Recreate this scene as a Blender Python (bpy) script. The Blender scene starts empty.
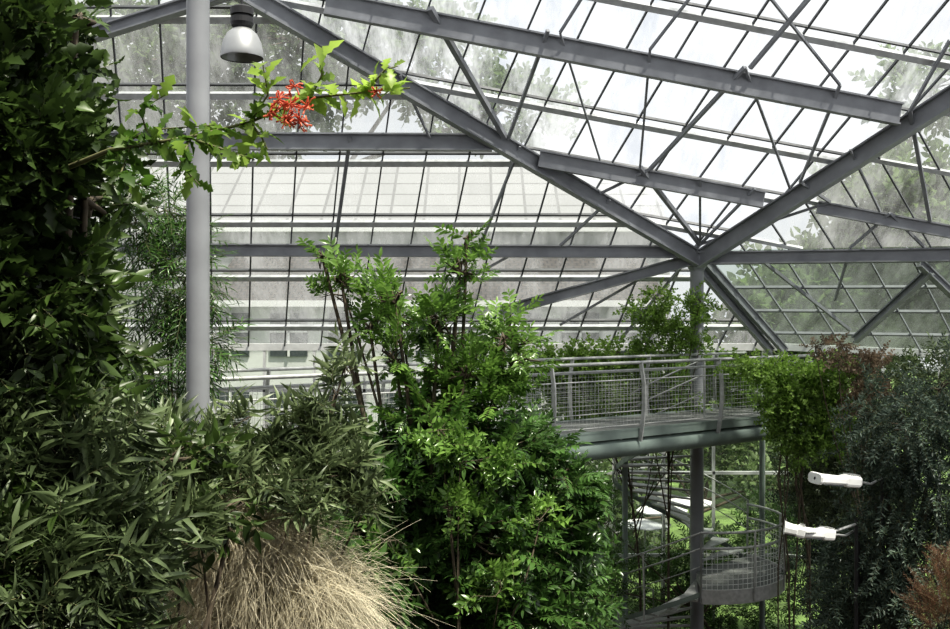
import bpy, math, numpy as np
from mathutils import Vector, Matrix
CH=7.5; F=1000.0
C=bpy.context.scene.collection
def P(px,py,d): return np.array([(px-475)/F*d, d, CH+(314.5-py)/F*d])
def nrm(v):
    v=np.asarray(v,float); return v/np.linalg.norm(v)
# ---------------------------------------------------------------- materials
def newmat(name):
    m=bpy.data.materials.new(name); m.use_nodes=True
    nt=m.node_tree; nt.nodes.clear()
    o=nt.nodes.new('ShaderNodeOutputMaterial'); return m,nt,o
def N(nt,t,**k):
    n=nt.nodes.new(t)
    for a,b in k.items(): setattr(n,a,b)
    return n
def solid(name,col,rough=.5,metal=0,noise=.12,scale=6,bump=0,spec=.5):
    m,nt,o=newmat(name); p=N(nt,'ShaderNodeBsdfPrincipled')
    tc=N(nt,'ShaderNodeTexCoord'); nz=N(nt,'ShaderNodeTexNoise'); nz.inputs['Scale'].default_value=scale; nz.inputs['Detail'].default_value=6
    nt.links.new(tc.outputs['Object'],nz.inputs['Vector'])
    r=N(nt,'ShaderNodeValToRGB'); r.color_ramp.elements[0].position=.3; r.color_ramp.elements[1].position=.7
    r.color_ramp.elements[0].color=tuple(c*(1-noise*1.6) for c in col)+(1,); r.color_ramp.elements[1].color=tuple(min(1,c*(1+noise)) for c in col)+(1,)
    nt.links.new(nz.outputs['Fac'],r.inputs[0]); nt.links.new(r.outputs[0],p.inputs['Base Color'])
    p.inputs['Roughness'].default_value=rough; p.inputs['Metallic'].default_value=metal; p.inputs['Specular IOR Level'].default_value=spec
    if bump:
        b=N(nt,'ShaderNodeBump'); b.inputs['Strength'].default_value=bump; nt.links.new(nz.outputs['Fac'],b.inputs['Height']); nt.links.new(b.outputs[0],p.inputs['Normal'])
    nt.links.new(p.outputs[0],o.inputs[0]); return m
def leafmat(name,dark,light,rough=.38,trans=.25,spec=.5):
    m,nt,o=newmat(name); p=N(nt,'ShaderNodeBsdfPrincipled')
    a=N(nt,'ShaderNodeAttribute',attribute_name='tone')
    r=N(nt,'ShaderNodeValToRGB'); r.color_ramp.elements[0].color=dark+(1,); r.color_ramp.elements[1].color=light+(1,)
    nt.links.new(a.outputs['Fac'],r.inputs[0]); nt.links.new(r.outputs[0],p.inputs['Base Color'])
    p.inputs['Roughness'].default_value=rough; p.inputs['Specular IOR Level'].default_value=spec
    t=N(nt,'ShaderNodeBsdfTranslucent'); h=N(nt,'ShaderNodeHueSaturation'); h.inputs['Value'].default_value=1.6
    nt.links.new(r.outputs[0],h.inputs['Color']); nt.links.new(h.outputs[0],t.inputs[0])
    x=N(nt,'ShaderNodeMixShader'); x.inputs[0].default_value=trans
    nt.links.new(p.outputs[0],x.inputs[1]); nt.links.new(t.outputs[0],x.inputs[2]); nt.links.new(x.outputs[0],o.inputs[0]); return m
def glassmat(name,lo,hi,scale=.6,col=(.86,.9,.92),tint=(.93,.96,.95)):
    m,nt,o=newmat(name)
    tr=N(nt,'ShaderNodeBsdfTransparent'); tr.inputs[0].default_value=tint+(1,)
    tl=N(nt,'ShaderNodeBsdfTranslucent'); tl.inputs[0].default_value=col+(1,)
    gl=N(nt,'ShaderNodeBsdfGlossy'); gl.inputs['Roughness'].default_value=.08
    tc=N(nt,'ShaderNodeTexCoord'); mp=N(nt,'ShaderNodeMapping'); mp.inputs['Scale'].default_value=(1.8,.5,.5); nz=N(nt,'ShaderNodeTexNoise'); nz.inputs['Scale'].default_value=scale; nz.inputs['Detail'].default_value=10; nz.inputs['Roughness'].default_value=.75
    nt.links.new(tc.outputs['Object'],mp.inputs[0]);nt.links.new(mp.outputs[0],nz.inputs['Vector'])
    mr=N(nt,'ShaderNodeMapRange'); mr.inputs[1].default_value=.38; mr.inputs[2].default_value=.62; mr.inputs[3].default_value=lo; mr.inputs[4].default_value=hi
    nt.links.new(nz.outputs['Fac'],mr.inputs[0])
    x=N(nt,'ShaderNodeMixShader'); nt.links.new(mr.outputs[0],x.inputs[0]); nt.links.new(tr.outputs[0],x.inputs[1]); nt.links.new(tl.outputs[0],x.inputs[2])
    y=N(nt,'ShaderNodeMixShader'); y.inputs[0].default_value=.05; nt.links.new(x.outputs[0],y.inputs[1]); nt.links.new(gl.outputs[0],y.inputs[2])
    nt.links.new(y.outputs[0],o.inputs[0]); return m
M={}
M['steel']=solid('painted_steel',(.27,.28,.30),.5,.0,.12,3)
M['steel_dark']=solid('dark_glazing_bar',(.11,.115,.12),.5,0,.1)
M['steel_light']=solid('light_glazing_purlin',(.60,.62,.63),.45,0,.12)
M['column']=solid('column_paint',(.28,.29,.305),.42,.0,.1,2)
M['galv']=solid('galvanised_steel',(.44,.45,.44),.4,.15,.15,12)
M['mesh']=solid('woven_wire_mesh',(.40,.41,.40),.5,.2,.12,12)
M['green_steel']=solid('grey_green_painted_steel',(.21,.26,.235),.45,0,.15,2)
M['grating']=solid('deck_grating',(.17,.18,.17),.7,.1,.2,20)
M['glassL']=glassmat('hazy_roof_glass',.10,.48,.6,(.56,.57,.575),(.88,.90,.90))
M['glassU']=glassmat('milky_roof_glass',.12,.75,.8,(.58,.60,.63),(.93,.945,.97))
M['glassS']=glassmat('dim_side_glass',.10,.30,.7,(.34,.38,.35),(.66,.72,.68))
M['glassW']=glassmat('wall_glass',.04,.12,.6,(.5,.5,.5))
M['white']=solid('white_paint',(.76,.77,.75),.5,0,.06)
M['facade']=solid('pale_render',(.66,.67,.65),.7,0,.08,1)
M['facade_grey']=solid('grey_render',(.30,.31,.30),.7,0,.15,.6)
M['alu']=solid('spun_aluminium',(.42,.43,.43),.4,.6,.06)
M['black']=solid('black_housing',(.03,.03,.032),.45)
M['soil']=solid('soil',(.04,.03,.02),.95,0,.4,3,.5)
M['lawn']=solid('lawn',(.14,.22,.06),.9,0,.45,1.2,.3)
M['bark']=solid('bark',(.10,.08,.055),.85,0,.3,14,.4)
M['twig_green']=solid('green_twig',(.15,.15,.07),.7,0,.2,10)
M['brick']=solid('blocker_brick',(.08,.055,.045),.85,0,.3,4,.3)  # only for the added light-blocking walls
M['darkwin']=solid('dark_window_glass',(.08,.095,.10),.15)
M['broad']=leafmat('dark_lobed_leaf',(.009,.018,.006),(.085,.14,.035),.38,.2,.4)  # dark end deepened: shade of the left foliage put into leaf colour
M['broadlit']=leafmat('lit_lobed_leaf',(.06,.12,.02),(.34,.47,.10),.4,.45)  # lobed leaf again, brightened so the branch looks lit
M['lance']=leafmat('grey_green_lance_leaf',(.012,.024,.010),(.22,.28,.135),.42,.2,.4)  # ramp ends spread: leaf shadows and highlights put into the colour
M['lance_d']=leafmat('deep_grey_green_lance_leaf',(.008,.016,.007),(.17,.225,.105),.42,.2,.4)  # darker lance ramp, with the shrub's inner shade in its colour
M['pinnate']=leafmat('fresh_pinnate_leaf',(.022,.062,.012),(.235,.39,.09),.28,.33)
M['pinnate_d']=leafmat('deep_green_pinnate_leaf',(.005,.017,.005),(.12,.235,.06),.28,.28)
M['vine']=leafmat('vine_leaf',(.045,.10,.015),(.27,.41,.09),.5,.35)
M['blue']=leafmat('blue_green_leaf',(.009,.022,.016),(.11,.155,.11),.5,.2)
M['red']=leafmat('rusty_needle',(.06,.028,.016),(.23,.125,.075),.7,.25)
M['brown']=leafmat('dry_brown_leaf',(.06,.045,.03),(.24,.18,.12),.7,.25)
M['straw']=leafmat('dry_grass',(.34,.31,.22),(.85,.80,.64),.85,.25,.2)
M['outtree']=leafmat('outdoor_leaf',(.03,.055,.02),(.19,.27,.10),.6,.4)
M['petal']=leafmat('red_petal',(.52,.09,.05),(.80,.30,.18),.5,.3)
def brickish(name,c1,c2,mortar,scale,bw=.5,rh=.25,ms=.02,offs=.5):
    m,nt,o=newmat(name); p=N(nt,'ShaderNodeBsdfPrincipled'); p.inputs['Roughness'].default_value=.8
    tc=N(nt,'ShaderNodeTexCoord'); b=N(nt,'ShaderNodeTexBrick'); b.offset=offs;b.inputs['Color1'].default_value=c1+(1,); b.inputs['Color2'].default_value=c2+(1,); b.inputs['Mortar'].default_value=mortar+(1,)
    b.inputs['Scale'].default_value=scale; b.inputs['Brick Width'].default_value=bw; b.inputs['Row Height'].default_value=rh; b.inputs['Mortar Size'].default_value=ms
    nt.links.new(tc.outputs['UV'],b.inputs['Vector']); nt.links.new(b.outputs[0],p.inputs[0]); nt.links.new(p.outputs[0],o.inputs[0]); return m
M['tile']=brickish('roof_tiles',(.045,.038,.033),(.07,.06,.052),(.016,.016,.015),1,.3,.28,.03)
M['neigh']=brickish('neighbour_glazed_roof',(.27,.275,.275),(.32,.325,.325),(.17,.172,.172),1,1.6,1.25,.07,0)
# ---------------------------------------------------------------- geometry
class G:
    def __init__(s): s.V=[];s.Fc=[];s.n=0;s.T=[];s.Mi=[]
    def add(s,V,Fa,mi=0,tone=None):
        V=np.asarray(V,float).reshape(-1,3);Fa=np.asarray(Fa,int).reshape(-1,4)
        s.V.append(V);s.Fc.append(Fa+s.n);s.n+=len(V);s.Mi.append(np.full(len(Fa),mi) if np.isscalar(mi) else np.asarray(mi))
        s.T.append(np.full(len(V),.5) if tone is None else np.asarray(tone))
    def box(s,p1,p2,w,h,up=(0,0,1),off=(0,0),mi=0):
        p1=np.asarray(p1,float);p2=np.asarray(p2,float);d=nrm(p2-p1);up=np.asarray(up,float)
        if abs(np.dot(d,nrm(up)))>.98: up=np.array([0,1.,0])
        u=nrm(up-d*np.dot(up,d));sd=np.cross(d,u);o=sd*off[0]+u*off[1];V=[]
        for p in(p1,p2):
            for a,b in((-1,-1),(1,-1),(1,1),(-1,1)): V.append(p+o+sd*a*w/2+u*b*h/2)
        s.add(V,[(0,1,2,3),(7,6,5,4),(0,4,5,1),(1,5,6,2),(2,6,7,3),(3,7,4,0)],mi)
    def ibeam(s,p1,p2,w,h,up=(0,0,1),t=.03):
        s.box(p1,p2,w,t,up,(0,h/2-t/2)); s.box(p1,p2,w,t,up,(0,-h/2+t/2)); s.box(p1,p2,t*.8,h-2*t,up)
    def tube(s,pts,r,n=6,mi=0,tone=None):
        pts=np.asarray(pts,float);k=len(pts);r=np.full(k,r) if np.isscalar(r) else np.asarray(r)
        d=np.gradient(pts,axis=0);d/=np.linalg.norm(d,axis=1)[:,None]+1e-12
        ref=np.array([0,0,1.]) if abs(d[:,2]).mean()<.8 else np.array([1.,0,0])
        a=np.cross(d,ref);a/=np.linalg.norm(a,axis=1)[:,None]+1e-12;b=np.cross(d,a)
        th=np.arange(n)*2*np.pi/n
        V=pts[:,None]+r[:,None,None]*(np.cos(th)[None,:,None]*a[:,None]+np.sin(th)[None,:,None]*b[:,None])
        Fa=[(i*n+j,i*n+(j+1)%n,(i+1)*n+(j+1)%n,(i+1)*n+j) for i in range(k-1) for j in range(n)]
        s.add(V.reshape(-1,3),Fa,mi,None if tone is None else np.full(k*n,tone))
    def lathe(s,c,prof,n=24,mi=0):
        c=np.asarray(c,float);th=np.arange(n)*2*np.pi/n;V=[]
        for r,z in prof:
            for t in th: V.append(c+[r*math.cos(t),r*math.sin(t),z])
        k=len(prof);s.add(V,[(i*n+j,i*n+(j+1)%n,(i+1)*n+(j+1)%n,(i+1)*n+j) for i in range(k-1) for j in range(n)],mi)
    def obj(s,name,mats,parent=None,smooth=False):
        V=np.concatenate(s.V);Fa=np.concatenate(s.Fc);Mi=np.concatenate(s.Mi);T=np.concatenate(s.T)
        me=bpy.data.meshes.new(name);me.vertices.add(len(V));me.vertices.foreach_set('co',V.ravel())
        me.loops.add(Fa.size);me.loops.foreach_set('vertex_index',Fa.ravel().astype(np.int32))
        me.polygons.add(len(Fa));me.polygons.foreach_set('loop_start',np.arange(0,Fa.size,4,dtype=np.int32))
        for m in mats: me.materials.append(m)
        me.polygons.foreach_set('material_index',Mi.astype(np.int32))
        me.polygons.foreach_set('use_smooth',np.full(len(Fa),bool(smooth)))
        at=me.attributes.new('tone','FLOAT','POINT');at.data.foreach_set('value',T.astype(np.float32))
        me.update(calc_edges=True)
        o=bpy.data.objects.new(name,me);C.objects.link(o)
        if parent: o.parent=parent; o.matrix_parent_inverse=parent.matrix_world.inverted()
        return o
def tag(o,label,cat,group=None,kind=None):
    o['label']=label;o['category']=cat
    if group:o['group']=group
    if kind:o['kind']=kind
    return o
def empty(name,loc,label,cat,group=None):
    e=bpy.data.objects.new(name,None);e.location=tuple(loc);C.objects.link(e);e.empty_display_size=.2
    e.matrix_world=Matrix.Translation(Vector(tuple(loc)));return tag(e,label,cat,group)
def polyobj(name,pts,mat,parent=None,uv=None):
    me=bpy.data.meshes.new(name);me.from_pydata([tuple(p) for p in pts],[],[tuple(range(len(pts)))]);me.materials.append(mat)
    if uv:
        l=me.uv_layers.new(name='UVMap')
        for i,u in enumerate(uv): l.data[i].uv=u
    o=bpy.data.objects.new(name,me);C.objects.link(o)
    if parent:o.parent=parent
    return o
# ---------------------------------------------------------------- structure
Nn=np.array([4.66,21.,CH+1.35])
def L(x,t): return np.array([x,21-t,CH+1.35+t])
def D1(t): return L(4.66-2.03*t,t)
B=P(950,85,17.0)
def D2(b): return Nn+b*(B-Nn)
C3=P(950,246,19.2)
E4=L(7.15,-2.1)
def plane(a,b,c):
    n=nrm(np.cross(b-a,c-a)); 
    if n[1]>0:n=-n
    return a,n
def ray(px,py,pl,off=0):
    d=P(px,py,1)-np.array([0,0,CH]);o=np.array([0,0,CH]);a,n=pl;a=a+n*off
    return o+d*np.dot(a-o,n)/np.dot(d,n)
PL=plane(L(0,0),L(1,0),L(0,1));PU=plane(Nn,D1(3),B);PR=plane(Nn,B,C3);PS=plane(Nn,C3,E4)
def clip(p,d,poly,n):
    t0,t1=-1e3,1e3;c=np.mean(poly,axis=0)
    for i in range(len(poly)):
        a=poly[i];b=poly[(i+1)%len(poly)];en=np.cross(n,b-a)
        if np.dot(en,c-a)<0:en=-en
        nu=np.dot(en,p-a);de=np.dot(en,d)
        if abs(de)<1e-9:
            if nu<0:return None
            continue
        t=-nu/de
        if de>0:t0=max(t0,t)
        else:t1=min(t1,t)
    return (p+d*t0,p+d*t1) if t1-t0>.15 else None
def facet(idx,poly,pl,glass,fams,anchor):
    n=pl[1];w=polyobj('window_%d'%idx,poly,glass);w['kind']='structure';w['label']='hazy sloping greenhouse glazing with metal bars';w['category']='window'
    for nm,d,sp,wd,ht,mat,off in fams:
        d=nrm(d);d=d-n*np.dot(d,n);d=nrm(d);e=np.cross(n,d);g=G();pr=[np.dot(p-anchor,e) for p in poly]
        k=math.ceil((min(pr)-off)/sp)
        while k*sp+off<max(pr):
            s=clip(anchor+e*(k*sp+off),d,poly,n)
            if s: g.box(s[0]+n*ht/2,s[1]+n*ht/2,wd,ht,n)
            k+=1
        if g.n: g.obj(nm,[mat],w)
    return w
polyL=[L(-15,-2.1),L(7.15,-2.1),Nn,D1(7),L(-15,7)]
facet(1,polyL,PL,M['glassL'],[('glazing_bars',(.25,-1,1),.82,.03,.05,M['steel_dark'],.2),('purlins',(1,0,0),1.52,.13,.07,M['steel_light'],.75),('sash_rails',(1,0,0),1.52,.04,.06,M['steel_dark'],.98)],Nn)
d_p=ray(898,97,PU)-ray(365,-4,PU);d_b=ray(705,75,PU)-ray(650,160,PU)
facet(2,[Nn,D1(8),D2(2.6)],PU,M['glassU'],[('glazing_bars',d_b,.85,.03,.05,M['steel_dark'],.1),('purlins',d_p,1.25,.12,.08,M['steel_light'],.6),('sash_rails',d_p,1.25,.03,.06,M['steel_dark'],.8)],Nn)
d_p3=ray(950,225,PR)-ray(818,200,PR);d_b3=ray(830,250,PR)-ray(785,180,PR)
facet(3,[Nn,D2(2.6),Nn+(C3-Nn)*2.2],PR,M['glassL'],[('glazing_bars',d_b3,.8,.03,.05,M['steel_dark'],.1),('purlins',d_p3,1.2,.09,.06,M['steel_light'],.6)],Nn)
G4=ray(950,354,PS);G4b=E4+(G4-E4)*1.8;C3b=Nn+(C3-Nn)*2.2
facet(4,[Nn,C3b,G4b,E4],PS,M['glassS'],[('glazing_bars',ray(840,340,PS)-ray(790,262,PS),.75,.03,.05,M['steel'],.1),('purlins',C3-Nn,.85,.05,.06,M['steel'],.45)],Nn)
def vwall(idx,a,b):
    a2=np.array([a[0],a[1],0]);b2=np.array([b[0],b[1],0]);poly=[a,b,b2,a2];n=nrm(np.cross(b-a,a2-a))
    if n[1]>0:n=-n
    w=facet(idx,poly,(a,n),M['glassW'],[('mullions',(0,0,1),1.15,.06,.08,M['white'],.2),('transoms',b-a,1.9,.07,.08,M['white'],.9)],a)
    g=G();g.box(a,b,.18,.16);g.obj('eaves_gutter',[M['white']],w)
vwall(5,L(-15,-2.1),E4);vwall(6,E4,G4b)
def beam(p1,p2,w,h,pl,label,under=.12,mat='steel'):
    n=pl[1];g=G();off=n*(h/2+under);p1=p1+off;p2=p2+off
    g.ibeam(p1,p2,w,h,np.array([0,0,1.]))
    o=g.obj('steel_beam',[M[mat]]);tag(o,label,'beam','roof beams of the glasshouse');return o
beam(Nn,D1(6.5),.2,.32,PL,'long diagonal grey steel roof beam meeting the column head')
beam(Nn,D2(1.9),.2,.34,PU,'diagonal grey steel beam rising from the column head')
beam(Nn,C3b,.18,.26,PR,'horizontal grey steel beam from the column head')
beam(ray(120,244,PL),ray(682,246,PL),.18,.26,PL,'long horizontal grey steel roof beam',.05)
beam(ray(60,134,PL),ray(492,136,PL),.2,.32,PL,'horizontal grey steel beam ending at the diagonal',.05)
beam(Nn,ray(500,304,PL),.18,.24,PL,'grey steel beam sloping down from the column head')
beam(ray(330,-11,PU),ray(897,99,PU),.16,.38,PU,'deep grey steel purlin crossing high under the glass',.2)
beam(ray(540,149,PU),ray(763,190,PU),.14,.32,PU,'short grey steel purlin between the diagonals',.1)
beam(ray(818,200,PR),ray(985,231,PR),.14,.24,PR,'short pale grey steel purlin',.1)
beam(Nn+[.1,0,0],E4+[.05,0,0],.1,.2,PS,'twin grey steel hip beam down to the eaves',.05)
beam(Nn+[-.12,0,-.1],E4+[-.32,0,0],.1,.2,PL,'twin grey steel hip beam down to the eaves',.05)
beam(ray(855,335,PS),ray(930,266,PS),.14,.16,PS,'slim grey steel brace in the side glazing',.05)
beam(ray(920,258,PS),ray(985,320,PS),.14,.16,PS,'slim grey steel brace in the side glazing',.05)
beam(ray(250,-20,PL),ray(60,40,PL),.2,.22,PL,'grey steel beam disappearing behind dark leaves',.1)
def rod(p1,p2,r=.03,mat='steel'):
    g=G();g.box(p1,p2,r*1.6,r*1.6);o=g.obj('brace_rod',[M[mat]]);tag(o,'slender grey steel bracing member under the glass roof','brace','bracing members')
def q1(x): return ray(x,-4+.1876*(x-365),PU,.35)
def q2(x): return ray(x,149+.184*(x-540),PU,.25)
def qd1(x): return ray(x,-5+.593*(x-265),PL,.25)
def qd2(x): return ray(x,250-.647*(x-695),PU,.25)
def q3(x): return ray(x,200+.186*(x-818),PR,.2)
def qh(x): return ray(x,248,PR,.2)
nd=Nn+np.array([0,-.3,.1])
for a,b,r in [(q1(430),qd1(505),.06),(qd1(508),q1(548),.035),(q1(650),q2(640),.025),(q1(745),q2(650),.04),(q2(640),nd,.05),(q2(700),nd,.03),(q2(755),nd,.03),(qd1(600),q2(650),.03),(q1(840),qd2(800),.03),(q1(745),qd2(790),.025),(q1(560),q2(600),.02),
  (q1(750),ray(820,-15,PU,.1),.04),(q1(560),ray(590,-15,PU,.1),.025),(q1(840),ray(760,-15,PU,.1),.025),(q1(650),ray(700,-15,PU,.1),.025),(q3(830),nd,.03),(qd2(800),q3(830),.03),(q3(890),qh(850),.03),(q3(890),qh(925),.03),(qd2(910),q3(930),.04),(qd2(910),ray(950,40,PU,.1),.03),(qd2(850),q3(880),.025),
  (ray(350,138,PL,.2),ray(335,246,PL,.2),.04),(qd1(520),ray(480,246,PL,.2),.03),(qd1(610),ray(560,246,PL,.2),.03),(ray(430,138,PL,.2),qd1(400),.025),
  (ray(750,251,PS,.1),ray(850,330,PS,.1),.04),(ray(850,250,PS,.1),ray(835,300,PS,.1),.03),(ray(430,300,PL,.1),ray(520,250,PL,.1),.03),(nd,ray(560,325,PL,.1),.03),(nd,ray(620,340,PL,.1),.03)]:
    rod(a,b,r)
def column(x,y,top,r,label):
    g=G();g.tube([(x,y,0),(x,y,top)],r,24);e=g.obj('steel_column',[M['column']],None,True);tag(e,label,'column','round steel columns')
    g=G();g.lathe((x,y,0),[(.001,.04),(r*1.7,.04),(r*1.7,0)],24);g.obj('base_plate',[M['column']],e)
    return e
cl=P(198,300,10.6);column(cl[0],cl[1],13,.12,'tall round pale grey steel column beside the dark foliage')
c2=column(4.66,21.0,CH+1.1,.14,'round grey steel column carrying the roof node beside the stair')
g=G();g.lathe((4.66,21,CH+1.02),[(.001,.3),(.2,.3),(.24,.15),(.2,-.02),(.15,-.1)],16);g.obj('column_head',[M['steel']],c2,True)
# ---------------------------------------------------------------- walkway
u=nrm([1,.74,0]);nn=np.array([u[1],-u[0],0]);z0=CH-2.0
def W(x,out=0,dz=0): return np.array([x,12+(x+4.5)*.74,z0+dz])+nn*out
xa,xb=-6.6,6.9;wk=empty('walkway',W(xa),'raised steel walkway with wire mesh railings crossing the glasshouse','walkway')
g=G();g.box(W(xa,-.8,-.03),W(xb,-.8,-.03),1.6,.06);g.obj('deck',[M['grating']],wk)
g=G();g.box(W(xa,.02,-.05),W(xb,.02,-.05),.05,.16);g.box(W(xa,-1.62,-.05),W(xb,-1.62,-.05),.05,.16);g.obj('edge_beam',[M['green_steel']],wk)
g=G();g.tube([W(xa,-.12,-.30),W(xb,-.12,-.30)],.17,24);g.obj('support_tube',[M['green_steel']],wk,True)
g=G()
for k in range(14):
    x=xa+.4+k*.97
    g.box(W(x,-.02,-.16),W(x,-1.6,-.16),.06,.1)
g.obj('cross_joists',[M['green_steel']],wk)
posts=[1.183+1.65*k for k in range(-4,4)]
for side in(0,1):
    s0=.06 if side==0 else -1.66;sg=1 if side==0 else -1
    g=G()
    g.tube([W(xa,s0+sg*.02,1.17),W(xb,s0+sg*.02,1.17)],.028,8);g.tube([W(xa,s0-sg*.04,1.04),W(xb,s0-sg*.04,1.04)],.02,8)
    g.tube([W(xa,s0+sg*.03,.88),W(xb,s0+sg*.03,.88)],.013,6);g.tube([W(xa,s0,.1),W(xb,s0,.1)],.012,6)
    g.obj('handrail',[M['galv']],wk,True)
    for x in posts:
        g=G();pr=[(0,-.2),(.06,.1),(.10,.45),(.09,.8),(.02,1.17)]
        for (a,b),(c,d) in zip(pr[:-1],pr[1:]): g.box(W(x,s0+sg*a,b),W(x,s0+sg*c,d),.025,.08,nn)
        g.obj('railing_post',[M['galv']],wk)
    for x in [posts[0]-1.65]+posts:
        a,b=max(x,xa),min(x+1.65,xb)
        if b-a<.3: continue
        g=G();ln=(b-a)*np.linalg.norm([1,.74]);nv=int(ln/.085)
        for i in range(nv+1):
            xx=a+(b-a)*i/nv
            g.tube([W(xx,s0+sg*.03,.1),W(xx,s0+sg*.04,.88)],.0034,3)
        for i in range(11):
            zz=.1+.78*i/10;g.tube([W(a,s0+sg*.035,zz),W(b,s0+sg*.035,zz)],.0034,3)
        g.obj('mesh_panel',[M['mesh']],wk)
# ---------------------------------------------------------------- spiral stair
sc=np.array([4.66,21.0,0]);st=empty('spiral_staircase',sc,'grey steel spiral staircase with mesh landing around a column','staircase')
def S(r,a,z): a=math.radians(a);return np.array([sc[0]+r*math.cos(a),sc[1]+r*math.sin(a),z])
zl=CH-5.35;R=1.75
def sector(g,r0,r1,a0,a1,z,t):
    k=max(1,int((a1-a0)/8));V=[]
    for i in range(k+1):
        a=a0+(a1-a0)*i/k
        V+= [S(r0,a,z),S(r1,a,z),S(r1,a,z-t),S(r0,a,z-t)]
    Fa=[]
    for i in range(k):
        for j in range(4): Fa.append((i*4+j,i*4+(j+1)%4,i*4+4+(j+1)%4,i*4+4+j))
    Fa.append((3,2,1,0));Fa.append((k*4,k*4+1,k*4+2,k*4+3));g.add(V,Fa)
LA0,LA1=-100,40
g=G();sector(g,.15,R,LA0,LA1,zl,.06);g.obj('landing_plate',[M['grating']],st)
g=G();sector(g,R-.01,R+.03,LA0,LA1,zl+.05,.28);g.obj('landing_rim',[M['galv']],st)
g=G()
for a in (-95,-55,-15,20): g.box(S(.15,a,zl-.12),S(R,a,zl-.12),.06,.14)
g.obj('landing_joists',[M['galv']],st)
def helix(r,a0,a1,z0_,z1_,k=28): return [S(r,a0+(a1-a0)*i/k,z0_+(z1_-z0_)*i/k) for i in range(k+1)]
def rings(a0,a1,za,zb,mesh=True):
    g=G();rr_=.026 if mesh else .016
    for dz in(1.15,.85): g.tube(helix(R+.03,a0,a1,za+dz,zb+dz),rr_,8)
    if not mesh: g.tube(helix(R+.03,a0,a1,za+.5,zb+.5),.010,6)
    g.obj('handrail',[M['galv']],st,True)
    n=max(2,int(abs(a1-a0)/32))
    for i in range(n+1):
        f=i/n;a=a0+(a1-a0)*f;z=za+(zb-za)*f
        g=G();g.box(S(R+.03,a,z-.2),S(R+.06,a,z+1.15),.03,.05);g.obj('baluster',[M['galv']],st)
    if mesh:
        g=G();n=int(abs(a1-a0)*math.radians(1)*R/.1)
        for i in range(n+1):
            f=i/n;a=a0+(a1-a0)*f;z=za+(zb-za)*f;g.tube([S(R+.03,a,z+.05),S(R+.03,a,z+.85)],.0055,3)
        for i in range(9):
            dz=.05+.80*i/8;g.tube(helix(R+.03,a0,a1,za+dz,zb+dz),.0055,3)
        g.obj('mesh_panel',[M['white']],st)
rings(LA0,LA1,zl,zl)
nst=18;a0,a1=40,262
for i in range(nst):
    a=a0+(a1-a0)*i/nst;z=zl+(z0-zl)*(i+1)/nst-.02
    g=G();sector(g,.15,R-.1,a,a+13,z,.035);g.obj('tread',[M['galv']],st)
g=G()
hp=helix(R,a0,a1,zl,z0,40)
for p,q in zip(hp[:-1],hp[1:]): g.box(p,q,.02,.10,off=(0,-.06))
g.obj('outer_stringer',[M['green_steel']],st)
rings(a0,a1,zl+.1,z0,False)
n2=11;b0,b1=-100,-250
for i in range(n2):
    a=b0+(b1-b0)*(i+1)/n2;z=max(.12,zl*(1-(i+1)/n2)+.02)
    g=G();sector(g,.15,R-.05,a,a+12,z,.04);g.obj('tread',[M['galv']],st)
g=G();hp=helix(R,b0,b1,zl,.1,30)
for p,q in zip(hp[:-1],hp[1:]): g.box(p,q,.02,.09,off=(0,-.04))
g.obj('outer_stringer',[M['green_steel']],st)
rings(b0,b1,zl,.1,False)
for px,d in((762,21.9),(625,21.0)):
    x=P(px,0,d)[0];g=G();g.tube([(x,d,0),(x,d,z0-.2)],.06,12);o=g.obj('support_post',[M['green_steel']],None,True);tag(o,'slim grey green steel post under the walkway','post','walkway posts')
# ---------------------------------------------------------------- lamps
hp=P(242,0,9.5);lz=CH+(314.5-58)/F*9.5
lamp=empty('pendant_lamp',(hp[0],hp[1],lz),'round aluminium high bay lamp with black housing hanging from the roof','lamp')
g=G();g.lathe((hp[0],hp[1],lz),[(.20,0),(.203,.01),(.198,.06),(.18,.15),(.14,.23),(.08,.28),(.06,.29)],32);g.lathe((hp[0],hp[1],lz),[(.197,.01),(.175,.145),(.135,.22),(.02,.27)],32);g.obj('lamp_shade',[M['alu']],lamp,True)
g=G();g.lathe((hp[0],hp[1],lz+.27),[(.06,0),(.10,.03),(.11,.06),(.11,.11),(.085,.115),(.085,.13),(.11,.135),(.11,.2),(.08,.22),(.02,.23)],24);g.obj('lamp_housing',[M['black']],lamp)
g=G();g.tube([(hp[0],hp[1],lz+.49),(hp[0],hp[1],lz+5)],.012,6);g.obj('hanging_rod',[M['black']],lamp)
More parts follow.
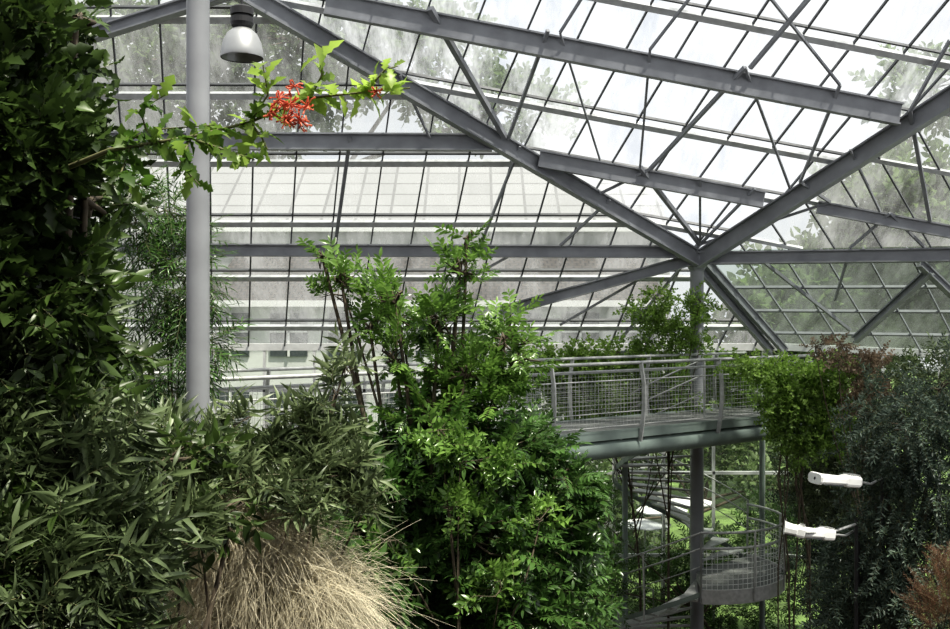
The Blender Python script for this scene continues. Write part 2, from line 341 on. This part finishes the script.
def flood(px,py,d,wpx,tilt,yaw,label,ppx):
    p=P(px,py,d);w=wpx*d/F;e=empty('floodlight',p,label,'lamp','white floodlights')
    ax=nrm([math.cos(yaw),math.sin(yaw),-math.sin(tilt)]);g=G()
    # tapered rounded housing as lofted rounded-rectangle rings along the lamp axis
    up0=nrm(np.array([0,0,1.])-ax*ax[2]);sd=np.cross(ax,up0);rings_=[]
    prof=[(-.53,.02,.02),(-.53,.15,.075),(-.50,.165,.085),(-.47,.15,.07),(.08,.13,.06),(.14,.10,.085),(.18,.10,.09),(.44,.09,.085),(.50,.06,.06),(.50,.005,.005)]
    V=[];n=16
    for t,a,b in prof:
        for k in range(n):
            th=2*math.pi*(k+.5)/n;c,s_=math.cos(th),math.sin(th)
            V.append(p+ax*w*t+sd*a*math.copysign(abs(c)**.5,c)+up0*b*math.copysign(abs(s_)**.5,s_))
    g.add(V,[(i*n+j,i*n+(j+1)%n,(i+1)*n+(j+1)%n,(i+1)*n+j) for i in range(len(prof)-1) for j in range(n)])
    g.obj('lamp_housing',[M['white']],e)
    g=G();dn=-up0*.066;g.box(p-ax*w*.42+dn,p+ax*w*.05+dn,.2,.02,up0);g.obj('lens',[M['darkwin']],e)
    g=G()
    for i in range(6): t=.18+.045*i;g.box(p+ax*w*t+up0*.088,p+ax*w*(t+.012)+up0*.088,.15,.03,up0)
    g.obj('cooling_fins',[M['galv']],e)
    g=G();q=p+ax*w*.48;pp=P(ppx,py+8,d+.9);g.tube([q,(q+np.array([pp[0],pp[1],q[2]-.08]))/2-[0,0,.06],[pp[0],pp[1],q[2]-.08]],.02,6);g.obj('bracket',[M['galv']],e)
    g=G();g.tube([[pp[0],pp[1],q[2]],[pp[0],pp[1],0]],.03,8);g.obj('pole',[M['black']],e)
flood(838,480,14.3,52,.12,.3,'white rectangular floodlight bracketed among dark leaves',882)
flood(816,533,14.3,44,.16,.4,'white rectangular floodlight near the stair landing',858)
flood(795,530,14.0,20,.2,-.3,'small white floodlight near the stair landing',856)
# ---------------------------------------------------------------- setting
f=polyobj('floor',[(-16,-6,0),(16,-6,0),(16,23.1,0),(-16,23.1,0)],M['soil']);f['kind']='structure';f['label']='dark planted soil floor of the glasshouse';f['category']='floor'
f=polyobj('ground',[(-90,23.1,-.02),(90,23.1,-.02),(90,130,-.02),(-90,130,-.02)],M['lawn']);f['kind']='structure';f['label']='green lawn outside the glasshouse';f['category']='lawn'
g=G();g.box((-15,-5,5.5),(15,-5,5.5),.3,11);w=g.obj('light_blocker_back',[M['brick']]);w['kind']='structure';w['label']='added unseen dark wall blocking light from behind the camera';w['category']='wall'  # added out of view to cut light and raise contrast
g=G();g.box((-12,-5,4.5),(-12,20,4.5),.3,9);w=g.obj('light_blocker_left',[M['brick']]);w['kind']='structure';w['label']='added unseen dark wall blocking light from the left';w['category']='wall'  # added out of view to keep the left side dark
def building(name,x0,x1,y,ze,yr,zr,roofmat,label,us,fac='facade',win=True):
    e=empty(name,((x0+x1)/2,y,0),label,'building')
    ln=(x1-x0);h=math.hypot(yr-y,zr-ze)
    r=polyobj('roof',[(x0,y,ze),(x1,y,ze),(x1,yr,zr),(x0,yr,zr)],roofmat,None,[(0,0),(ln/us,0),(ln/us,h/us),(0,h/us)]);r.parent=e;r.matrix_parent_inverse=e.matrix_world.inverted()
    g=G();g.box((x0,(y+yr)/2+.2,ze/2),(x1,(y+yr)/2+.2,ze/2),(yr-y),ze);g.obj('facade',[M[fac]],e)
    k=int(ln/1.7)
    for fl in range(int(ze//2.6)):
        if not win: break
        for i in range(k):
            x=x0+(i+.5)*ln/k;z=ze-1.0-fl*2.5
            if z<1:continue
            g=G();g.box((x,y+.18,z-.7),(x,y+.18,z+.7),1.2,.08,(0,1,0),mi=0)
            g.box((x,y+.12,z-.7),(x,y+.12,z+.7),.07,.06,(0,1,0),mi=1);g.box((x-.6,y+.12,z+.1),(x+.6,y+.12,z+.1),.06,.06,mi=1);g.obj('window',[M['darkwin'],M['white']],e)
    g=G();g.box((x0,y-.1,ze),(x1,y-.1,ze),.3,.2);g.obj('gutter',[M['white']],e)
building('tiled_house',-8.8,6.2,32,7.85,37,9.75,M['tile'],'low white building with a grey tiled roof seen through glass',1.0)
building('neighbour_glasshouse',-20,9,46,11.4,52,15.2,M['neigh'],'pale glazed roof building beyond the tiled house',1.0,'facade_grey',False)
for px,py,d in((662,508,25),(645,522,24.6),(690,500,28)):
    p=P(px,py,d);e=empty('parasol',(p[0],p[1],0),'white garden parasol standing on the lawn','parasol','white parasols')
    g=G();g.lathe((p[0],p[1],p[2]),[(.65,-.08),(.65,-.05),(.35,.02),(.02,.08)],8);g.obj('canopy',[M['white']],e);g=G();g.tube([(p[0],p[1],0),(p[0],p[1],p[2]+.05)],.03,8);g.obj('pole',[M['galv']],e)
# ---------------------------------------------------------------- foliage
def leaf(Lg,Wd,ts,ws,droop=.15,fold=.25):
    V=[]
    for t,w in zip(ts,ws):
        x=Wd*w/2;z=-droop*Lg*t*t
        V+=[(-x,t*Lg,z+fold*x),(0,t*Lg,z),(x,t*Lg,z+fold*x)]
    Fa=[]
    for i in range(len(ts)-1):
        a=i*3;Fa+=[(a,a+1,a+4,a+3),(a+1,a+2,a+5,a+4)]
    return np.array(V),np.array(Fa)
SH={'oval':([0,.3,.65,1],[.08,1,.85,.04]),'lance':([0,.35,.7,1],[.12,1,.7,.03]),'lobe':([0,.18,.32,.45,.58,.72,.84,1],[.1,.75,.4,1,.5,.9,.5,.05]),'round':([0,.3,.7,1],[.25,1,.9,.15])}
def sprig(n,sl,ll,lw,ang,arr,shape,droop=.15,seed=0,stemr=.003,jit=.25,term=True):
    r=np.random.default_rng(seed);g=G();ts=np.linspace(0,1,5)
    bend=r.uniform(-.15,.15);pts=np.stack([bend*sl*ts**2,ts*sl,-.12*sl*ts**2],1);g.tube(pts,np.linspace(stemr,stemr*.4,5),3,1)
    for i in range(n):
        t=.12+.88*(i+.5)/n;p=np.array([bend*sl*t*t,t*sl,-.12*sl*t*t])
        sc_=r.uniform(1-jit,1+jit)*(1-.35*abs(t-.5))
        V,Fa=leaf(ll*sc_,lw*sc_,*SH[shape],droop*r.uniform(.3,1.7),r.uniform(.1,.5))
        a=math.radians(ang*r.uniform(.75,1.2))
        if term and i==n-1:a*=.15
        if arr=='rad':
            ph=i*2.4+r.normal(0,.3)
            Rz=np.array([[math.cos(a),math.sin(a),0],[-math.sin(a),math.cos(a),0],[0,0,1]])
            Ry=np.array([[math.cos(ph),0,math.sin(ph)],[0,1,0],[-math.sin(ph),0,math.cos(ph)]])
            Vt=(V@Rz.T)@Ry.T
        else:
            if i%2:a=-a
            Rz=np.array([[math.cos(a),math.sin(a),0],[-math.sin(a),math.cos(a),0],[0,0,1]]);Vt=V@Rz.T
        g.add(Vt+p,Fa,0,np.full(len(V),r.uniform(0,1)))
    return np.concatenate(g.V),np.concatenate(g.Fc),np.concatenate(g.Mi),np.concatenate(g.T)
def scatter(g,temps,pts,dirs,scales,tone_add,rs,upn=.35):
    ups=np.array([0,0,1.])+rs.normal(0,upn,(len(pts),3))
    Y=dirs/np.linalg.norm(dirs,axis=1)[:,None];Z=ups-Y*np.sum(ups*Y,1)[:,None];Z/=np.linalg.norm(Z,axis=1)[:,None]+1e-9;X=np.cross(Y,Z)
    which=rs.integers(0,len(temps),len(pts))
    for k,(V,Fa,Mi,T) in enumerate(temps):
        ix=np.where(which==k)[0]
        if not len(ix):continue
        m=len(ix);Mx=np.stack([X[ix],Y[ix],Z[ix]],1)
        VV=pts[ix][:,None]+scales[ix][:,None,None]*np.einsum('vk,mkj->mvj',V,Mx)
        FF=(Fa[None]+(np.arange(m)*len(V))[:,None,None]).reshape(-1,4)
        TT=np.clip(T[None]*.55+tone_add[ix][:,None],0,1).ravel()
        g.add(VV.reshape(-1,3),FF,np.tile(Mi,m),TT)
def plant(name,label,cat,base,blobs,temps,mat,dens=1.,upb=.5,rnd=.5,grav=0.,limbs=True,trunk=.06,seed=1,scale=(.8,1.25),inner=.5,twigs=6,group=None,barkm='bark',stemm='twig_green',out=1.0,clump=0.,tbias=0.):
    rs=np.random.default_rng(seed);e=empty(name,base,label,cat,group);g=G();tg=G();base=np.asarray(base,float)
    cs=[P(b[0],b[1],b[2]) for b in blobs]
    top=np.mean(cs,axis=0);top[2]=max(base[2]+.3,top[2]-.4)
    for b,c in zip(blobs,cs):
        d=b[2];rad=np.array([b[3]*d/F,b[5] if len(b)>5 else b[3]*d/F,b[4]*d/F])
        n=max(6,int(dens*b[3]*b[4]*3.14/100))
        dv=rs.normal(0,1,(n,3));dv/=np.linalg.norm(dv,axis=1)[:,None];rho=rs.uniform(0,1,n)**inner*rs.uniform(.85,1.2,n)
        if clump>0:
            kc=max(3,int(n/14));cd_=rs.normal(0,1,(kc,3));cd_/=np.linalg.norm(cd_,axis=1)[:,None];cd_*=rs.uniform(.3,1.1,kc)[:,None]
            wi=rs.integers(0,kc,n);sp=cd_[wi]+rs.normal(0,.22,(n,3));v=dv*rho[:,None]*(1-clump)+sp*clump
            rho=np.linalg.norm(v,axis=1);dv=v/(rho[:,None]+1e-9)
        pts=c+dv*rho[:,None]*rad
        pts[:,2]=np.maximum(pts[:,2],.05)
        dirs=dv*out+np.array([0,0,upb-grav])+rs.normal(0,rnd,(n,3))
        tone=np.clip(.18+tbias+.26*dv[:,2]*rho+rs.normal(0,.13,n),0,.6)  # top-lit shading put into leaf tone: lighter above, darker below, plus random
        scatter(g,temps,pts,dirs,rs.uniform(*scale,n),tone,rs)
        if limbs:
            f=.35+.4*rs.random();s=base+(top-base)*f;mid=(s+c)/2+rs.normal(0,.12,3)
            ts=np.linspace(0,1,8)[:,None];cv=(1-ts)**2*s+2*ts*(1-ts)*mid+ts**2*c
            tg.tube(cv,np.linspace(trunk*.5,trunk*.2,8),6)
            for k in range(min(twigs,n)):
                q=pts[rs.integers(0,n)];m2=(c+q)/2+rs.normal(0,.05,3)
                tg.tube([c,m2,q],[trunk*.2,trunk*.14,trunk*.06],5)
    if limbs:
        ts=np.linspace(0,1,10)[:,None];cv=base+(top-base)*ts+np.sin(ts*5)*rs.normal(0,.06,3);tg.tube(cv,np.linspace(trunk,trunk*.4,10),10)
        tg.obj('trunk',[M[barkm]],e,True)
    g.obj('foliage',[M[mat],M[stemm]],e,True)
    return e
def gb(px,d,dx=0): p=P(px,0,d);return (p[0]+dx,p[1],0)
T_pin=[sprig(13,.42,.14,.050,58,'opp','oval',.25,s) for s in range(6)]
T_pinr=[sprig(15,.34,.13,.050,62,'rad','oval',.25,s+90) for s in range(5)]
T_pin2=[sprig(11,.30,.11,.042,58,'rad','oval',.2,s+50) for s in range(4)]
T_lobe=[sprig(7,.30,.17,.075,55,'rad','lobe',.25,s+10) for s in range(6)]
T_lance=[sprig(12,.16,.15,.028,62,'rad','lance',.55,s+20) for s in range(6)]
T_wide=[sprig(8,.26,.14,.045,58,'rad','oval',.3,s+120) for s in range(5)]
T_bam=[sprig(9,.35,.13,.018,45,'opp','lance',.3,s+30) for s in range(4)]
T_vine=[sprig(12,.35,.075,.055,70,'rad','round',.2,s+40) for s in range(5)]
T_fine=[sprig(22,.55,.09,.028,50,'rad','lance',.3,s+60) for s in range(5)]
T_big=[sprig(12,1.5,.55,.3,60,'rad','oval',.2,s+70,.02) for s in range(4)]
T_need=[sprig(40,.35,.05,.006,45,'rad','lance',.2,s+80) for s in range(4)]
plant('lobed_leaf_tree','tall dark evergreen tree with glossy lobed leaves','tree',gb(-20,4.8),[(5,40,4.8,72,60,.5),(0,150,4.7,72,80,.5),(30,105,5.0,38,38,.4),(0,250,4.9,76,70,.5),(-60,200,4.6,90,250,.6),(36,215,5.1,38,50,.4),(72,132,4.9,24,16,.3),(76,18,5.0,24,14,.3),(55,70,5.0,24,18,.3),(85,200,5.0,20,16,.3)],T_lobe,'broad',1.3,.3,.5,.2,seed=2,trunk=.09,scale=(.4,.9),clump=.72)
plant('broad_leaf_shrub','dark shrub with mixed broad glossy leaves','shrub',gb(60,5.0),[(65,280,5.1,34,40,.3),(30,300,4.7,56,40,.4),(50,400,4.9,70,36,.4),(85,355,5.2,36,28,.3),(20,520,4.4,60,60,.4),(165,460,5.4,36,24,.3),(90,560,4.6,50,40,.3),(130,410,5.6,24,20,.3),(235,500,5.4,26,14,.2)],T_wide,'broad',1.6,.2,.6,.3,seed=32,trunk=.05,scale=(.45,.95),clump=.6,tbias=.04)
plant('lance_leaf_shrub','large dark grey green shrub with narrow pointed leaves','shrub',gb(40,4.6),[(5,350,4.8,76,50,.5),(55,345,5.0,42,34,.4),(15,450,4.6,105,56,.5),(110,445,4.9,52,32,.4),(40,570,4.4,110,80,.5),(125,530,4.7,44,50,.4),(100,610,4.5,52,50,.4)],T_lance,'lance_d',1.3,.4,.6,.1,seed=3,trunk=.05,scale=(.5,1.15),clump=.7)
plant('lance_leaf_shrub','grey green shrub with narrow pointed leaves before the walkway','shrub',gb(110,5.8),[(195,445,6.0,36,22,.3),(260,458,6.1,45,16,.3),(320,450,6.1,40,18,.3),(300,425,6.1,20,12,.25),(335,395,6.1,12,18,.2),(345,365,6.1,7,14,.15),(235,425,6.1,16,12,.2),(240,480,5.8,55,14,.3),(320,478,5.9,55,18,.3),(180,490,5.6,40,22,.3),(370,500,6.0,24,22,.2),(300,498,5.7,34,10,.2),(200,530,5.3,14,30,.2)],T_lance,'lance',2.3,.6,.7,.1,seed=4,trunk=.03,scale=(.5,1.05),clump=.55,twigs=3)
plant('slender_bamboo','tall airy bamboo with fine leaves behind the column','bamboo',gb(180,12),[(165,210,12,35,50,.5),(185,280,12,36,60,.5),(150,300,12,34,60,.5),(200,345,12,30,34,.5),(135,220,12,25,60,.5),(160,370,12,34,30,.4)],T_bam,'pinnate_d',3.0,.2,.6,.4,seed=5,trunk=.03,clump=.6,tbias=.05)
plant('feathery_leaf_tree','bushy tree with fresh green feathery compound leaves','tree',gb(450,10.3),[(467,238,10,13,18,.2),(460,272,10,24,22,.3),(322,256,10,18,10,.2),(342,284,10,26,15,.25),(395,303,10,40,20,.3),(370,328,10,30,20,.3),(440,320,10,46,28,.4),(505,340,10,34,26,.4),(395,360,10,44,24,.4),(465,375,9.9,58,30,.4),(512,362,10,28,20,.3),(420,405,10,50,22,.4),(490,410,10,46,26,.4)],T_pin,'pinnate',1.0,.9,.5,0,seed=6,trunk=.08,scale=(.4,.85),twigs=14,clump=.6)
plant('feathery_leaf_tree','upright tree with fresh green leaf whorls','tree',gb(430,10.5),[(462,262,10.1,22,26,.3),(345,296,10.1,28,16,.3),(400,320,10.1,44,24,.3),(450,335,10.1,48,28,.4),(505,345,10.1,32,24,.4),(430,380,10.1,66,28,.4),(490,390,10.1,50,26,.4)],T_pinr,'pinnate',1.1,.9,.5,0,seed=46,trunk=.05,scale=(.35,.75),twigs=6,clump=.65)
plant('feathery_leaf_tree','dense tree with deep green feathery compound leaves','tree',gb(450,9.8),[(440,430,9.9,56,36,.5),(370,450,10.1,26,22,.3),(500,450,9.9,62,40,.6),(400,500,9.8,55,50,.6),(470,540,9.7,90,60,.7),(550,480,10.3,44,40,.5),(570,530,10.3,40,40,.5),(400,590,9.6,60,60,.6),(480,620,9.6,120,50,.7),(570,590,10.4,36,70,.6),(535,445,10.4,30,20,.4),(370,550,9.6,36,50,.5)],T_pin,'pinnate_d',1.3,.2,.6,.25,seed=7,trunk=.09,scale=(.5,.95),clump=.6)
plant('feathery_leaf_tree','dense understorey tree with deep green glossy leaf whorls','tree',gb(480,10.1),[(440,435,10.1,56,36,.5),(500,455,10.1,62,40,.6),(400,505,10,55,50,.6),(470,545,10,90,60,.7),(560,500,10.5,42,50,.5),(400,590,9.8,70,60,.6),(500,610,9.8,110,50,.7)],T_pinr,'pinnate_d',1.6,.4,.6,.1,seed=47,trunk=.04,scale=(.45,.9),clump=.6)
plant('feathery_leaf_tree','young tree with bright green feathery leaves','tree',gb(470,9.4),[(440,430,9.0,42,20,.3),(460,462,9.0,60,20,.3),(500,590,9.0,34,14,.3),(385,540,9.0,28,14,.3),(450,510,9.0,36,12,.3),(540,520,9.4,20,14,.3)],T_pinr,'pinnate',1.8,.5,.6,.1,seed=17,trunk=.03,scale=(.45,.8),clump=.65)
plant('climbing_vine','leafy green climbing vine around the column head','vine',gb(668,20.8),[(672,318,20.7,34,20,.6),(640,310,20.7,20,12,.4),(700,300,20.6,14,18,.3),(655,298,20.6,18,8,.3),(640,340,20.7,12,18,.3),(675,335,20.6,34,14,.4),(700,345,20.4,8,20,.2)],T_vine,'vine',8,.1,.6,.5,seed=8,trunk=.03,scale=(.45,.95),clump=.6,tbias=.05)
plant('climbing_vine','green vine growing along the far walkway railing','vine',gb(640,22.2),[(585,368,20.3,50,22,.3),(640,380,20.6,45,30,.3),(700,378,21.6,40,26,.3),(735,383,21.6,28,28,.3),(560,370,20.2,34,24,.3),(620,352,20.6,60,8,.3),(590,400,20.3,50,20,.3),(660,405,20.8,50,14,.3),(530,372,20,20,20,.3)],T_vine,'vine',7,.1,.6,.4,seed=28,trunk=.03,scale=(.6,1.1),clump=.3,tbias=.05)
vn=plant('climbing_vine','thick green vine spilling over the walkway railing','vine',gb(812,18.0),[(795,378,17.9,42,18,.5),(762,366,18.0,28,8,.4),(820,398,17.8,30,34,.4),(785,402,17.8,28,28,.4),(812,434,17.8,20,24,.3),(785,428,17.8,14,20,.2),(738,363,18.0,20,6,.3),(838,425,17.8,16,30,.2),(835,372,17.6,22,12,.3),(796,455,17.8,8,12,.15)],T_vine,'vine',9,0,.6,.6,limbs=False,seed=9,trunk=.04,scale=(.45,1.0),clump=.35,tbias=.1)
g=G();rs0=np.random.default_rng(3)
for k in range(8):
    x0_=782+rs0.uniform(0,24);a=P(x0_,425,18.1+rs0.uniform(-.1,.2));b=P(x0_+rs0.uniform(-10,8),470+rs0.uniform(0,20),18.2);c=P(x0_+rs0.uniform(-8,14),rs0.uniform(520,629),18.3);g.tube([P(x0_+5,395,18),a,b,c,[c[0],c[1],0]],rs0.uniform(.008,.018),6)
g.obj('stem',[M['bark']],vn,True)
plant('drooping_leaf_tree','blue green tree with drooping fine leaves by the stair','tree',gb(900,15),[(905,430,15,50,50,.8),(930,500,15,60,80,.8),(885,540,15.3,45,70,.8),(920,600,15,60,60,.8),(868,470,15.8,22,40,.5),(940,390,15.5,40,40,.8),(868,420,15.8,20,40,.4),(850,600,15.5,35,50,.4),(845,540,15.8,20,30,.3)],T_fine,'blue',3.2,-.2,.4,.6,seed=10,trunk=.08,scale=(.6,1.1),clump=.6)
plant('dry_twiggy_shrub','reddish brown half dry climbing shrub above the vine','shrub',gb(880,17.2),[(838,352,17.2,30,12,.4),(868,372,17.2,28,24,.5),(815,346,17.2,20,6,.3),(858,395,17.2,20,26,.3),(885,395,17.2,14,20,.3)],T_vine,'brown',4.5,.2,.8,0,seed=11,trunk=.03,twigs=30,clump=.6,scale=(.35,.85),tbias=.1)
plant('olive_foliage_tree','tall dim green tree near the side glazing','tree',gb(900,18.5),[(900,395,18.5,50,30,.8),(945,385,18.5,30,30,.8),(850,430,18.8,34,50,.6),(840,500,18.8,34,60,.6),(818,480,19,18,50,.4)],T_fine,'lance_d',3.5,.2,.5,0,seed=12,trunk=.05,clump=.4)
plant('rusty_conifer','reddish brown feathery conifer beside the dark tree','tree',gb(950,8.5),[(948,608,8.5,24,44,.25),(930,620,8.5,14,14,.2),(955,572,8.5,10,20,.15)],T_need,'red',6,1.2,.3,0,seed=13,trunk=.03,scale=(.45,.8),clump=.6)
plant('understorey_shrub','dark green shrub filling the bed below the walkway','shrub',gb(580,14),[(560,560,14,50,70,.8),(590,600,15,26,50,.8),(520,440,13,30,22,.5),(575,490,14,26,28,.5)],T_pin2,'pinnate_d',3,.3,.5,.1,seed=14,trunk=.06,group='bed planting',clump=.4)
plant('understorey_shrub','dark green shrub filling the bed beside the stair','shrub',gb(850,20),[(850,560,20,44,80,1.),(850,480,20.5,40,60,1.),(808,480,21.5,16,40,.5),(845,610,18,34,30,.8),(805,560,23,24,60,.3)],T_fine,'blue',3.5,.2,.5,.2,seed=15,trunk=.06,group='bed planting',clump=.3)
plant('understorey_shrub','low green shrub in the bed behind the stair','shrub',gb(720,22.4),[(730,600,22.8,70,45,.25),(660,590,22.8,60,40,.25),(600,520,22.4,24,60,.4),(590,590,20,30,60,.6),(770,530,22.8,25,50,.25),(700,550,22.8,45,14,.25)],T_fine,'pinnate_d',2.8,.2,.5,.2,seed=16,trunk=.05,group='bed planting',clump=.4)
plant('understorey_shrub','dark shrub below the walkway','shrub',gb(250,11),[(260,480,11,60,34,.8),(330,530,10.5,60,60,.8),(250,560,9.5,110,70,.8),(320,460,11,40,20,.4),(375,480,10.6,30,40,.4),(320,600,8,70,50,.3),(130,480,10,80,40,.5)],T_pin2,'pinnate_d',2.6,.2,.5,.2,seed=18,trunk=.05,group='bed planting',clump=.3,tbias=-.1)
plant('garden_tree','leafy outdoor tree seen hazily through the glazing','tree',gb(220,62),[(150,60,62,90,60,4),(300,40,62,110,60,4),(60,150,62,80,80,4),(420,60,66,70,50,4),(240,120,64,100,30,3),(500,110,66,70,30,3)],T_big,'outtree',2.2,.2,.6,.1,seed=20,trunk=.5,group='garden trees')
plant('garden_tree','leafy outdoor tree seen hazily through the side glazing','tree',gb(880,39),[(870,300,39,110,50,1.),(960,250,38,70,90,3),(800,330,39,70,40,1.),(930,90,42,40,25,3),(700,400,39,110,40,.8),(880,210,40,50,40,2),(560,390,39,50,40,.8)],T_big,'outtree',3,.2,.6,.1,seed=21,trunk=.3,group='garden trees',scale=(.6,1))
plant('garden_hedge','green shrubby hedge on the lawn outside','hedge',gb(700,30),[(720,455,30,100,24,1),(600,460,30,60,24,1),(840,450,30,80,40,1),(780,490,28,30,30,1),(610,520,26,30,50,.6),(690,550,26,90,14,.5),(620,385,30,90,26,.6),(720,390,30,60,30,.6)],T_big,'outtree',2.6,.2,.6,.1,seed=22,trunk=.1,scale=(.25,.45))
def grass():
    b=P(262,0,6.8);base=np.array([b[0],b[1],0]);e=empty('dry_grass_clump',base,'tangled pale beige drooping dry grass stems','grass');g=G();rs=np.random.default_rng(5)
    for i in range(11000):
        a=rs.uniform(0,6.28)
        cx,cy,sx,sy=((222,522,12,8),(248,535,20,12),(285,570,26,16),(235,590,26,20),(315,595,18,14))[rs.integers(0,5)]
        top=P(cx+rs.normal(0,sx),cy+rs.normal(0,sy),6.0+rs.normal(0,.12))
        dr=nrm([math.cos(a)+.4,math.sin(a)-.3,0]);ln=rs.uniform(.10,.45);ts=np.linspace(0,1,6)
        pts=top+np.outer(ts,dr)*ln*.8+np.outer(rs.uniform(-.1,.5)*ts-.9*ts**2*rs.uniform(.3,1.5),[0,0,1])*ln+np.outer(ts,rs.normal(0,.12,3))+np.outer(ts**2,rs.normal(0,.12,3))
        g.tube(pts,np.linspace(.0014,.0006,6),3,0,rs.uniform(0,1))
    for i in range(200):
        top=P(252+rs.normal(0,26),580,6.2+rs.normal(0,.1));g.tube([base+rs.normal(0,.15,3)*[1,1,0],(base+top)/2+rs.normal(0,.08,3),top],.003,3,0,.1)
    g.obj('stems',[M['straw']],e)
grass()
def flowering():
    base=np.array(gb(-10,5.4));e=empty('flowering_branch_shrub',base,'leafy branch with lobed leaves and loose orange red flowers','plant');rs=np.random.default_rng(9)
    D=4.0;tg=G()
    path=[base,P(-10,420,5.3),P(0,250,5.1),P(50,175,4.6),P(110,150,4.2),P(160,142,4.0),P(200,135,D),P(250,122,D),P(310,98,3.95),P(365,92,3.9),P(410,88,3.9)]
    tg.tube(path,[.03,.025,.02,.014,.010,.008,.007,.006,.005,.004,.003],6)
    br=[[P(250,122,D),P(268,95,3.95),P(262,60,3.9)],[P(310,98,3.95),P(322,75,3.9),P(318,52,3.9)],[P(190,138,D),P(225,150,3.9),P(255,160,3.9)],[P(190,138,D),P(180,165,3.9),P(200,185,3.85)],[P(365,92,3.9),P(385,70,3.85),P(398,66,3.85)],[P(250,122,D),P(262,138,3.95),P(268,150,3.95)],[P(150,142,4),P(140,110,4),P(165,95,3.95)],[P(130,148,4.1),P(120,175,4),P(150,190,4)],[P(110,150,4.2),P(150,130,4.1),P(215,125,4.0)]]
    for b in br: tg.tube(b,[.005,.004,.002],5)
    tg.obj('branch',[M['twig_green']],e,True)
    lf=[]
    for s in range(6):
        r=np.random.default_rng(s);V,Fa=leaf(.12,.066,*SH['lobe'],.4,.3);V=V*r.uniform(.7,1.1);lf.append((V,Fa,np.zeros(len(Fa),int),np.full(len(V),r.uniform(0,1))))
    pts=[];dirs=[]
    for pl_ in [path[4:]]+br:
        pl_=np.array(pl_)
        for a,b in zip(pl_[:-1],pl_[1:]):
            k=max(2,int(np.linalg.norm(b-a)/.017))
            for i in range(k):
                pts.append(a+(b-a)*i/k);dirs.append(nrm(b-a)*.6+rs.normal(0,.6,3)+[0,-.2,-.1])
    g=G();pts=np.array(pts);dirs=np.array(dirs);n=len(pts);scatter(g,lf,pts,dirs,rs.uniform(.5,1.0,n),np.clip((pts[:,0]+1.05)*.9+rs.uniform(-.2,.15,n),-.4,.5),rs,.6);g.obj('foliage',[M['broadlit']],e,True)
    for px,py,R_ in((280,98,.05),(300,120,.05),(270,112,.04),(294,86,.035),(308,106,.04),(376,92,.03),(286,118,.045),(290,104,.05)):
        c=P(px,py,3.84);g=G()
        for i in range(24 if R_>.04 else 16):
            d=nrm(rs.normal(0,1,3)+[0,0,-.2]);side=nrm(rs.normal(0,1,3));ln=rs.uniform(.5,1.15);m=c+d*R_*.6*ln+side*R_*.2;t=c+d*R_*1.0*ln+side*R_*.05
            g.tube([c,m,t],[.0014,.0024,.0042],5,0,rs.uniform(0,1))
        g.obj('flower_cluster',[M['petal']],e,True)
flowering()
# ---------------------------------------------------------------- light, camera
w=bpy.data.worlds.new('sky');bpy.context.scene.world=w;w.use_nodes=True;nt=w.node_tree;nt.nodes.clear()
o=N(nt,'ShaderNodeOutputWorld');b=N(nt,'ShaderNodeBackground');tc=N(nt,'ShaderNodeTexCoord');nz=N(nt,'ShaderNodeTexNoise');nz.inputs['Scale'].default_value=2.5;nz.inputs['Detail'].default_value=6
r=N(nt,'ShaderNodeValToRGB');r.color_ramp.elements[0].position=.35;r.color_ramp.elements[0].color=(.78,.82,.88,1);r.color_ramp.elements[1].position=.65;r.color_ramp.elements[1].color=(1,1,1,1)
nt.links.new(tc.outputs['Generated'],nz.inputs['Vector']);nt.links.new(nz.outputs['Fac'],r.inputs[0]);nt.links.new(r.outputs[0],b.inputs[0]);b.inputs[1].default_value=.86;nt.links.new(b.outputs[0],o.inputs[0])
sl=bpy.data.lights.new('sun','SUN');sl.energy=6.3;sl.angle=math.radians(2);sl.color=(1,.95,.84);so=bpy.data.objects.new('sun',sl);C.objects.link(so)
so.rotation_euler=Vector((-.32,.28,-.9)).to_track_quat('-Z','Y').to_euler()
cd=bpy.data.cameras.new('camera');co=bpy.data.objects.new('camera',cd);C.objects.link(co);cd.sensor_width=36;cd.lens=1000/950*36;co.location=(0,0,CH);co.rotation_euler=(math.pi/2,0,0);cd.clip_end=500
bpy.context.scene.camera=co
vs=bpy.context.scene.view_settings;vs.view_transform='Standard';vs.exposure=0.05
try: vs.look='Medium High Contrast'
except Exception: vs.look='None'
